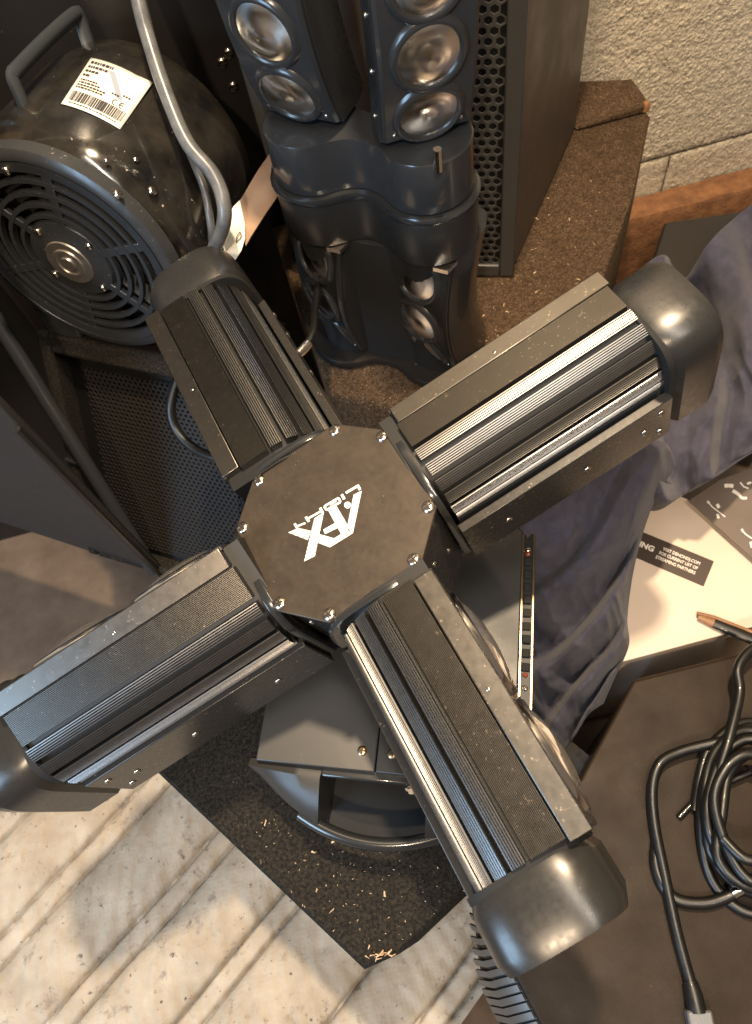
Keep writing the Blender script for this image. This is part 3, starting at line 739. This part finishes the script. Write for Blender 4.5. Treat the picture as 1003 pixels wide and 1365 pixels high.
def pod(cn, nv, z0, z1, lens_z, w=.043, k=1.4, shade='pod', label=None):
    nv = V((nv[0], nv[1], 0)).normalized(); tv = V((0, 0, 1)).cross(nv).normalized(); hc = (z0+z1)/2
    def off(z): return -k*(z-hc)**2
    n = 10; rows = []
    sec = [(w, .030), (w, -.004), (w*.9, -.024), (w*.6, -.042), (0, -.048), (-w*.6, -.042), (-w*.9, -.024), (-w, -.004), (-w, .030)]
    for i in range(n+1):
        z = z0+(z1-z0)*i/n; o = off(z)
        rows.append([cn+tv*a+nv*(b+o)+V((0, 0, z)) for a, b in sec+[sec[0]]])
    mb = MB().grid(rows); m_ = len(rows[0]); mb.f += [tuple(range(m_-1)), tuple(n*m_+i for i in range(m_-1))]
    pb = part('pod', mb, M[shade], tw, smooth=32)
    rows = []
    for i in range(n+1):
        z = z0+.003+(z1-z0-.006)*i/n; o = off(z)
        rows.append([cn+tv*a+nv*(b+o)+V((0, 0, z)) for a, b in ((w*.97, .030), (w*.97, .0335), (w*.90, .036), (-w*.90, .036), (-w*.97, .0335), (-w*.97, .030))])
    part('lens_panel', MB().grid(rows), M[shade], pb, smooth=32)
    for z in lens_z:
        sl = -2*k*(z-hc); ln = (nv - V((0, 0, 1))*sl).normalized()
        lf = zframe(cn+nv*(.036+off(z))+V((0, 0, z)), ln)
        part('lens', MB().lathe([(0, .0062), (.008, .0058), (.016, .0046), (.023, .0028), (.0275, .001)], 40), M['tlens'], pb, lf, smooth=60)
        part('lens_rim', MB().lathe([(.0268, .0), (.0272, .0035), (.0295, .0042), (.0325, .0015), (.034, -.001)], 40), M['pod'], pb, lf, smooth=60)
    for sx in (-1, 1):
        for z in (z0+.010, z1-.010):
            inst('screw', TINY, pb, zframe(cn+tv*sx*w*.72+nv*(.0362+off(z))+V((0, 0, z)), nv))
    for i in range(6):                                # fastening screws down the back edge
        z = z0+.02+(z1-z0-.04)*i/5
        inst('screw', TINY, pb, zframe(cn+tv*-(w+.0005)+nv*(.012+off(z))+V((0, 0, z)), -tv) @ MX.Scale(1.3, 4))
    return pb
def lens_mat():
    # spun reflector: radial anisotropic metal under clear glass
    m = mat('spun_lens', (.92, .90, .87), .20, 1.0); nt = m.node_tree; N = nt.nodes; L = nt.links; b = N['Principled BSDF']
    t = N.new('ShaderNodeTangent'); t.direction_type = 'RADIAL'; t.axis = 'Z'; L.new(t.outputs[0], b.inputs['Tangent'])
    b.inputs['Anisotropic'].default_value = .85; b.inputs['Coat Weight'].default_value = 1.0; b.inputs['Coat Roughness'].default_value = .02
    return m
M['tlens'] = lens_mat()
pod(RCN, (.02, -1), .812, 1.09, (.838, .896, .955, 1.01), label=None)
pod(LCN, (-.62, -.78), .812, 1.09, (.842, .905, .965, 1.02))
pod(RCN, (-.82, -.57), .508, .688, (.652, .588, .532), shade='gloss', k=2.2)
pod(LCN, (-.88, -.47), .508, .688, (.652, .588, .532), shade='gloss', k=2.2)
part('hinge_pin', MB().tube([RCN+V((.0, -.045, .800)), RCN+V((.0, -.045, .822))], .004, 8), M['screw'], tw)
for cn in (RCN, LCN):
    part('bracket', MB().prism([(cn.x-.012, cn.y-.046), (cn.x+.014, cn.y-.046), (cn.x+.001, cn.y-.056)], .684, .689), M['screw'], tw)
tag(part('jack_plug', MB().tube([D(388, 482, .76), D(402, 468, .765), D(411, 458, .77)], [.004, .0055, .0055], 12), M['screw'], None), 'small steel jack plug beside the foot of the lens tower', 'plug')
tag(part('jack_cable', MB().tube(catmull([D(411, 457, .772), D(418, 440, .78), D(420, 415, .80), D(424, 380, .86)], 8), .004, 8), M['blackcable'], None), 'short black cable rising behind the steel jack plug', 'cable')

# ================================================================== RIGHT SIDE: case, cables, cartons, fabric
ZC = .42
case = thing('black_case', 'low black plastic case carrying coiled cables at the lower right', 'case', P(900, 1200, .02))
edge = [P(645, 1216, ZC), P(668, 1266, ZC), P(694, 1316, ZC), P(720, 1365, ZC), P(752, 1425, ZC)]
cpts = [P(846, 905, ZC), P(1003, 866, ZC), P(1090, 845, ZC), P(1130, 1440, ZC)] + edge[::-1] + [P(652, 1190, ZC), P(775, 1037, ZC)]
part('lid', MB().prism([(p.x, p.y) for p in cpts], ZC-.03, ZC, bev=.004), M['casetop'], case, smooth=40, bevel=.002)
cb = sum((p for p in cpts), V((0, 0, 0)))/len(cpts)
part('body', MB().prism([(p.x*.97+cb.x*.03, p.y*.97+cb.y*.03) for p in cpts], .03, ZC-.031), M['board'], case)
eds = catmull(edge, 4); back = []
for i in range(len(eds)):
    t_ = (eds[min(i+1, len(eds)-1)]-eds[max(i-1, 0)]).normalized(); o_ = V((t_.y, -t_.x, 0)); o_ = -o_ if o_.x > 0 else o_
    k_ = math.sin(min(1, i/9.)*math.pi/2); p = eds[i]
    q0, q1, q2 = p+V((0, 0, -.004)), p+o_*(.006+.016*k_)+V((0, 0, -.020)), p+o_*(.008+.026*k_)+V((0, 0, -.060))
    back.append([q0, q1, q2, q2+V((0, 0, -.1))])
    if 0 < i < len(eds)-1:
        n_ = o_*.5+V((0, 0, .5)); w_ = t_*.0030; sl = t_*-.004
        vs = [q0-w_, q0+w_, q1-w_+sl, q1+w_+sl, q2-w_+sl*2, q2+w_+sl*2]; vs += [v+n_*.004 for v in vs]
        part('rib', MB().add(vs, [(0, 1, 3, 2), (2, 3, 5, 4), (6, 8, 9, 7), (8, 10, 11, 9), (0, 2, 8, 6), (2, 4, 10, 8), (1, 7, 9, 3), (3, 9, 11, 5), (0, 6, 7, 1), (4, 5, 11, 10)]), M['caserib'], case, smooth=40)
part('rib_backing', MB().grid(back), M['core'], case, smooth=60)

# cartons
LZ = .37
tl, tr, br, bl_ = [P(*q, LZ) for q in ((864.8, 712.9), (951.4, 749.3), (943.3, 784), (851.6, 746))]
d1 = ((tr-tl)+(br-bl_)).normalized(); d2 = V((-d1.y, d1.x, 0)); 
cw = thing('white_carton', 'white printed carton with a brown text label lying beside the blue fabric', 'carton', (tl.x, tl.y, .05))
pp = [tl-d1*.16+d2*.07, tl+d1*.30+d2*.07, tl+d1*.30-d2*.05, V((tl.x+.16, .20, 0)), V((tl.x-.13, .20, 0)), tl-d1*.16-d2*.06]
part('box', MB().prism([(p.x, p.y) for p in pp], .06, LZ), M['carton'], cw, bevel=.001)
w_, h_ = .085, .0368
lf = frame(tl+V((0, 0, .0006)), d1, d2, V((0, 0, 1)))
lwid = (tr-tl).length; lh = ((tl-bl_).length+(tr-br).length)/2
lb = part('label', MB().box(-.06, lwid, -lh, 0, 0, .0004), M['label'], cw, lf, smooth=None)
M['labelink'] = mat('label_ink', (.80, .74, .68), .5)
for i, tx in enumerate(('VISIT DENONDJ.COM', 'FOR CURRENT LIST OF', 'STREAMING PARTNERS')):
    tm = text_mb(tx, .006, .00014); tw_ = max(v.x for v in tm.v); kx = (.56, .585, .60)[i]*lwid/tw_
    part('lettering', tm, M['labelink'], lb, lf @ MX.Translation(((.275, .245, .225)[i]*lwid, -.0128-.0072*i, .0007)) @ MX.Diagonal((kx, 1, 1, 1)), smooth=None)
tm = text_mb('STREAMING', .0105, .0004); tw_ = max(v.x for v in tm.v)
part('lettering', tm, M['labelink'], lb, lf @ MX.Translation((.013-tw_, -.0205, .0007)), smooth=None)

GZ = LZ+.012
gl = thing('grey_leaflet', 'dark grey printed sheet with white marks overlapping the white carton', 'leaflet', P(975, 690, GZ))
gp = [P(918, 668, GZ), P(960, 640, GZ), P(1040, 610, GZ), P(1100, 800, GZ), P(1060, 790, GZ), P(1003, 744, GZ)]
gsheet = part('sheet', MB().add(gp, [tuple(range(6))]), M['cartondark'], gl, smooth=None, solid=.0012)
def gm(pts_, wpx):
    mb = MB()
    for (x0, y0), (x1, y1) in zip(pts_[:-1], pts_[1:]):
        L_ = math.hypot(x1-x0, y1-y0); nx, ny = -(y1-y0)/L_*wpx/2, (x1-x0)/L_*wpx/2
        z = GZ+.0010
        mb.add([P(x0+nx, y0+ny, z), P(x1+nx, y1+ny, z), P(x1-nx, y1-ny, z), P(x0-nx, y0-ny, z)], [(0, 1, 2, 3)])
    return mb
for pts_, w in (([(966, 648), (971, 647), (978, 648)], 5), ([(977, 654), (982, 657), (986, 660)], 4.5), ([(986, 660), (989, 664), (996, 664)], 3.5), ([(996, 645), (1002, 643)], 3), ([(987, 643), (992, 649), (998, 651)], 2),
                ([(943, 668), (950, 676), (958, 682), (967, 689)], 1.4), ([(943, 668), (946, 671)], 3), ([(956, 672), (959, 677)], 4), ([(956.5, 685), (958, 691)], 3.4), ([(989, 706), (994, 712), (1003, 718)], 2), ([(989, 705), (991, 709)], 3.2), ([(1001, 722), (1003, 730)], 4)):
    part('white_print', gm(pts_, w), M['labelink'], gsheet, smooth=None)

# fold shaped dark strip behind the leaflet
# pencil-like stick on the carton
st = thing('paint_brush', 'flat wooden stick with black grip lying on the white carton', 'brush', P(960, 835, LZ))
def stick(a, b, r0, r1, mt, nm):
    part(nm, MB().tube([a, (a+b)/2, b], [r0, (r0+r1)/2, r1], 10, flat=.5), M[mt], st, smooth=50)
sa, sb, sc_ = P(931, 822, LZ+.006), P(952, 830, LZ+.006), P(1060, 876, LZ+.006)
stick(sa, sb, .0035, .0062, 'wood', 'tip'); stick(sb, sc_, .0064, .0085, 'blackcable', 'grip')
part('wood_edge', MB().tube([sa+V((.0, .004, .001)), sb+V((.002, .006, .001)), sc_+V((.004, .009, .001))], .0024, 8), M['wood'], st, smooth=60)

# dark box under the fabric
db = thing('dark_box', 'dark brown box beside the rusty beam, half covered by blue fabric', 'box', P(940, 360, .02))
q = [P(886, 296, .40), P(1120, 262, .40), P(1120, 430, .40), P(862, 372, .40)]
part('box', MB().prism([(p.x, p.y) for p in q], .01, .40), M['board'], db, bevel=.004)

def cloth(rows, fold, n=9):
    R2 = [catmull(r, n) for r in [[V(p) for p in row] for row in rows]]
    cols = len(R2[0]); out = []
    for j in range(cols):
        out.append(catmull([r[j] for r in R2], n))
    G = []
    for i in range(len(out[0])):
        g = []
        for j in range(cols):
            p = out[j][i]; u = j/(cols-1); v = i/(len(out[0])-1)
            g.append(D(p.x, p.y, p.z-fold(u, v, p)))
        G.append(g)
    return MB().grid(G)
def crease(t):
    t = t-math.floor(t); a = (1-t)/.76 if t > .24 else t/.24
    return a*a*(3-2*a)
def sharp(x): return 1-2*abs(x)
def ridged(q): return 1-2*abs(noise.noise(q))
def fold_low(u, v, p):
    w = noise.noise(V((u*1.7, v*1.7, 1)))
    d = v*3.3+u*1.5+.55*w
    edge = min(1, (1-u)*5)
    a = .046*(crease(d)-.5)*edge*(.3+.7*min(1, v*3))
    b = .012*ridged(V((u*2.2+v*1.2, v*5.5-u*2.0, 3)))+.005*ridged(V((u*6+v*3, v*12-u*5, 8)))
    return a + b*edge + .0009*noise.noise(V((u*30, v*40, 9)))
def fold_up(u, v, p):
    d = v*1.5-u*2.8+.6*noise.noise(V((u*2.4, v*2.4, 5)))
    return .050*(crease(d)-.5) + .020*ridged(V((u*3+v*2, v*3.5-u*3, 7))) + .007*ridged(V((u*8, v*9-u*5, 2))) + .0012*noise.noise(V((u*30, v*30, 2)))
bag = thing('fabric_cover', 'crumpled blue grey fabric cover lying under the right arm of the cross light', 'cover', P(800, 800, .40))
low = [[(690, 700, .74), (740, 660, .74), (790, 620, .74), (840, 592, .74), (885, 590, .75), (900, 620, .79)],
       [(712, 735, .75), (750, 720, .74), (790, 700, .735), (830, 680, .735), (858, 670, .745), (868, 678, .79)],
       [(708, 790, .77), (740, 780, .755), (780, 765, .75), (815, 755, .75), (838, 750, .76), (846, 752, .80)],
       [(704, 850, .78), (735, 850, .77), (775, 835, .76), (810, 825, .76), (829, 820, .77), (836, 822, .81)],
       [(700, 900, .79), (730, 905, .78), (770, 890, .775), (810, 875, .775), (830, 862, .785), (838, 860, .82)],
       [(705, 950, .80), (730, 955, .79), (765, 945, .785), (795, 925, .785), (812, 905, .795), (820, 902, .83)],
       [(722, 985, .81), (738, 1006, .80), (760, 990, .80), (782, 955, .80), (797, 942, .81), (804, 938, .84)]]
part('lower_drape', cloth(low, fold_low, 22), M['fabric'], bag, smooth=75, solid=.0012)
up_ = [[(812, 392, 1.04), (850, 362, 1.05), (886, 340, 1.06), (912, 372, 1.08), (950, 318, 1.05), (1010, 266, 1.05), (1060, 230, 1.05)],
       [(795, 440, 1.00), (850, 420, 1.00), (900, 412, 1.03), (935, 420, 1.07), (965, 400, 1.02), (1010, 370, .99), (1060, 350, .99)],
       [(800, 505, .93), (855, 500, .92), (900, 500, .92), (940, 490, .94), (975, 470, .91), (1010, 460, .90), (1060, 450, .90)],
       [(790, 565, .85), (845, 580, .83), (888, 590, .83), (930, 570, .86), (970, 545, .87), (1010, 530, .87), (1060, 520, .87)],
       [(780, 620, .80), (835, 642, .80), (880, 660, .81), (925, 645, .85), (960, 625, .86), (1010, 592, .86), (1060, 580, .87)],
       [(790, 660, .82), (835, 672, .83), (876, 680, .85), (915, 655, .88), (955, 632, .88), (1010, 600, .88), (1060, 590, .89)]]
part('upper_fold', cloth(up_, fold_up, 20), M['fabric'], bag, smooth=75, solid=.0012)

# cables on the case
def cab(name, pts_, r, label, extra=None, material='blackcable'):
    o = part(name, MB().tube(catmull([P(x, y, ZC+z) for x, y, z in pts_], 12), r, 12), M[material], None, smooth=60)
    return tag(o, label, 'cable')
cz = .006
plugc = thing('power_cable', 'black cable running straight down to a grey plug at the bottom edge', 'cable', P(910, 1250, ZC))
part('cord', MB().tube(catmull([P(x, y, ZC+z) for x, y, z in ((985, 985, .02), (945, 992, .016), (905, 1003, .014), (880, 1018, .014), (870, 1050, .012), (873, 1100, .010), (886, 1165, .008), (902, 1240, .008), (918, 1300, .008), (930, 1340, .012))], 12), .0054, 12), M['blackcable'], plugc, smooth=60)
part('plug', MB().box(-.011, .011, -.03, .004, -.004, .010), M['cable'], plugc, frame(P(930, 1352, ZC+.006), V((.97, -.2, 0)).normalized(), V((.2, .97, 0)).normalized(), V((0, 0, 1))), bevel=.002)
part('strain_relief', MB().tube([P(930, 1350, ZC+.010), P(925, 1326, ZC+.010), P(920, 1308, ZC+.009)], [.0085, .008, .0064], 12), M['blackcable'], plugc, smooth=50)
cab('cable', [(1030, 852, .03), (1000, 868, .034), (984, 892, .035), (986, 925, .033), (972, 985, .035), (955, 1040, .030), (943, 1095, .024), (950, 1140, .018), (985, 1168, .012), (1040, 1180, .010)], .0052, 'black cable strand arching over the coil at the right edge')
loops = []
for k in range(6):
    for a in range(0, 360, 40):
        q = R_(a+180); rx = 82-7*k+4*math.sin(k*2.7); ry = 122-9*k+6*math.cos(k*1.9)
        loops.append((1008+5*math.sin(k*2.1)+rx*math.cos(q)*(1+.03*math.sin(k*3+a)), 1082+9*math.cos(k*1.7)+ry*math.sin(q)+.12*rx*math.cos(q), .007+.0085*k+.003*math.sin(q*2+k)))
cab('cable_coil', loops, .0050, 'coil of black cable lying on the case at the right edge')
cab('cable_end', [(876, 1120, .004), (874, 1150, .004), (884, 1180, .005), (905, 1200, .006), (940, 1204, .007), (968, 1196, .008), (985, 1186, .010)], .0058, 'short black cable tail curling below the coil')
tag(part('metal_connector', MB().tube([P(976, 1191, ZC+.010), P(986, 1185, ZC+.011), P(997, 1177, ZC+.012)], [.0062, .0066, .0066], 12), M['chrome'], None), 'shiny metal connector at the end of the cable tail', 'connector')
cab('cable_arc', [(905, 1090, .004), (930, 1065, .006), (950, 1052, .010), (1000, 1030, .012)], .0034, 'thin black lead crossing inside the cable coil')

# ================================================================== DEBRIS
random.seed(21)
def inside(x, y, poly_):
    c_ = False; n = len(poly_)
    for i in range(n):
        (x0, y0), (x1, y1) = poly_[i], poly_[(i+1) % n]
        if (y0 > y) != (y1 > y) and x < (x1-x0)*(y-y0)/(y1-y0)+x0: c_ = not c_
    return c_
sh = MB(); cnt = 0
def shaving(p, L_, w, t):
    m_ = MX.Translation(p) @ MX.Rotation(random.uniform(0, 6.3), 4, 'Z') @ MX.Rotation(random.uniform(-.4, .4), 4, 'Y') @ MX.Rotation(random.uniform(-.5, .5), 4, 'X')
    vs = [(-L_, -w, 0), (L_*.8, -w*.6, 0), (L_, w*.5, t), (-L_*.7, w, t), (0, 0, t*2.2)]
    sh.add([m_ @ V(v) for v in vs], [(0, 1, 4), (1, 2, 4), (2, 3, 4), (3, 0, 4), (0, 3, 2, 1)])
while cnt < 130:
    x = random.uniform(330, 640); y = random.uniform(1010, 1292)
    if random.random() < .35: x, y = random.gauss(470, 70), random.gauss(1180, 60)
    left = 225+(y-1045)*260/248.
    if x < left+6 or y > 1295-(x-485)*.75 or x < 338: continue
    big = random.random() < .16
    shaving(P(x, y, ZF+.0012), random.uniform(.0016, .0036) if big else random.uniform(.0005, .0013), random.uniform(.0006, .0011) if big else .0004, .0005); cnt += 1
for i in range(14): shaving(P(random.gauss(508, 9), random.gauss(1286-14, 4), ZF+.0014), random.uniform(.002, .004), .0006, .0005)
for i in range(50):
    shaving(P(random.uniform(645, 800), random.uniform(240, 480), ZF+.0012), random.uniform(.0008, .003), .0006, .0006)
sho = part('wood_shavings', sh, M['chip'], None, smooth=None); stuff(sho); sho['label'] = 'pale wood shavings scattered over the black carpet'; sho['category'] = 'shavings'
ch = MB(); cpos = BF @ V((.142, -.004, ZF+.052))
bmc = bmesh.new(); bmesh.ops.create_icosphere(bmc, subdivisions=3, radius=.0085)
for v in bmc.verts: v.co *= 1+.5*noise.noise(v.co*190)+.25*noise.noise(v.co*500)
ch.add([cpos+V((v.co.x*1.0, v.co.y*.6, v.co.z)) for v in bmc.verts], [tuple(v.index for v in f.verts) for f in bmc.faces]); bmc.free()
tag(part('wood_chunk', ch, M['chip'], None, smooth=None), 'crumbled lump of wood stuck in the handle recess of the base', 'wood chip')
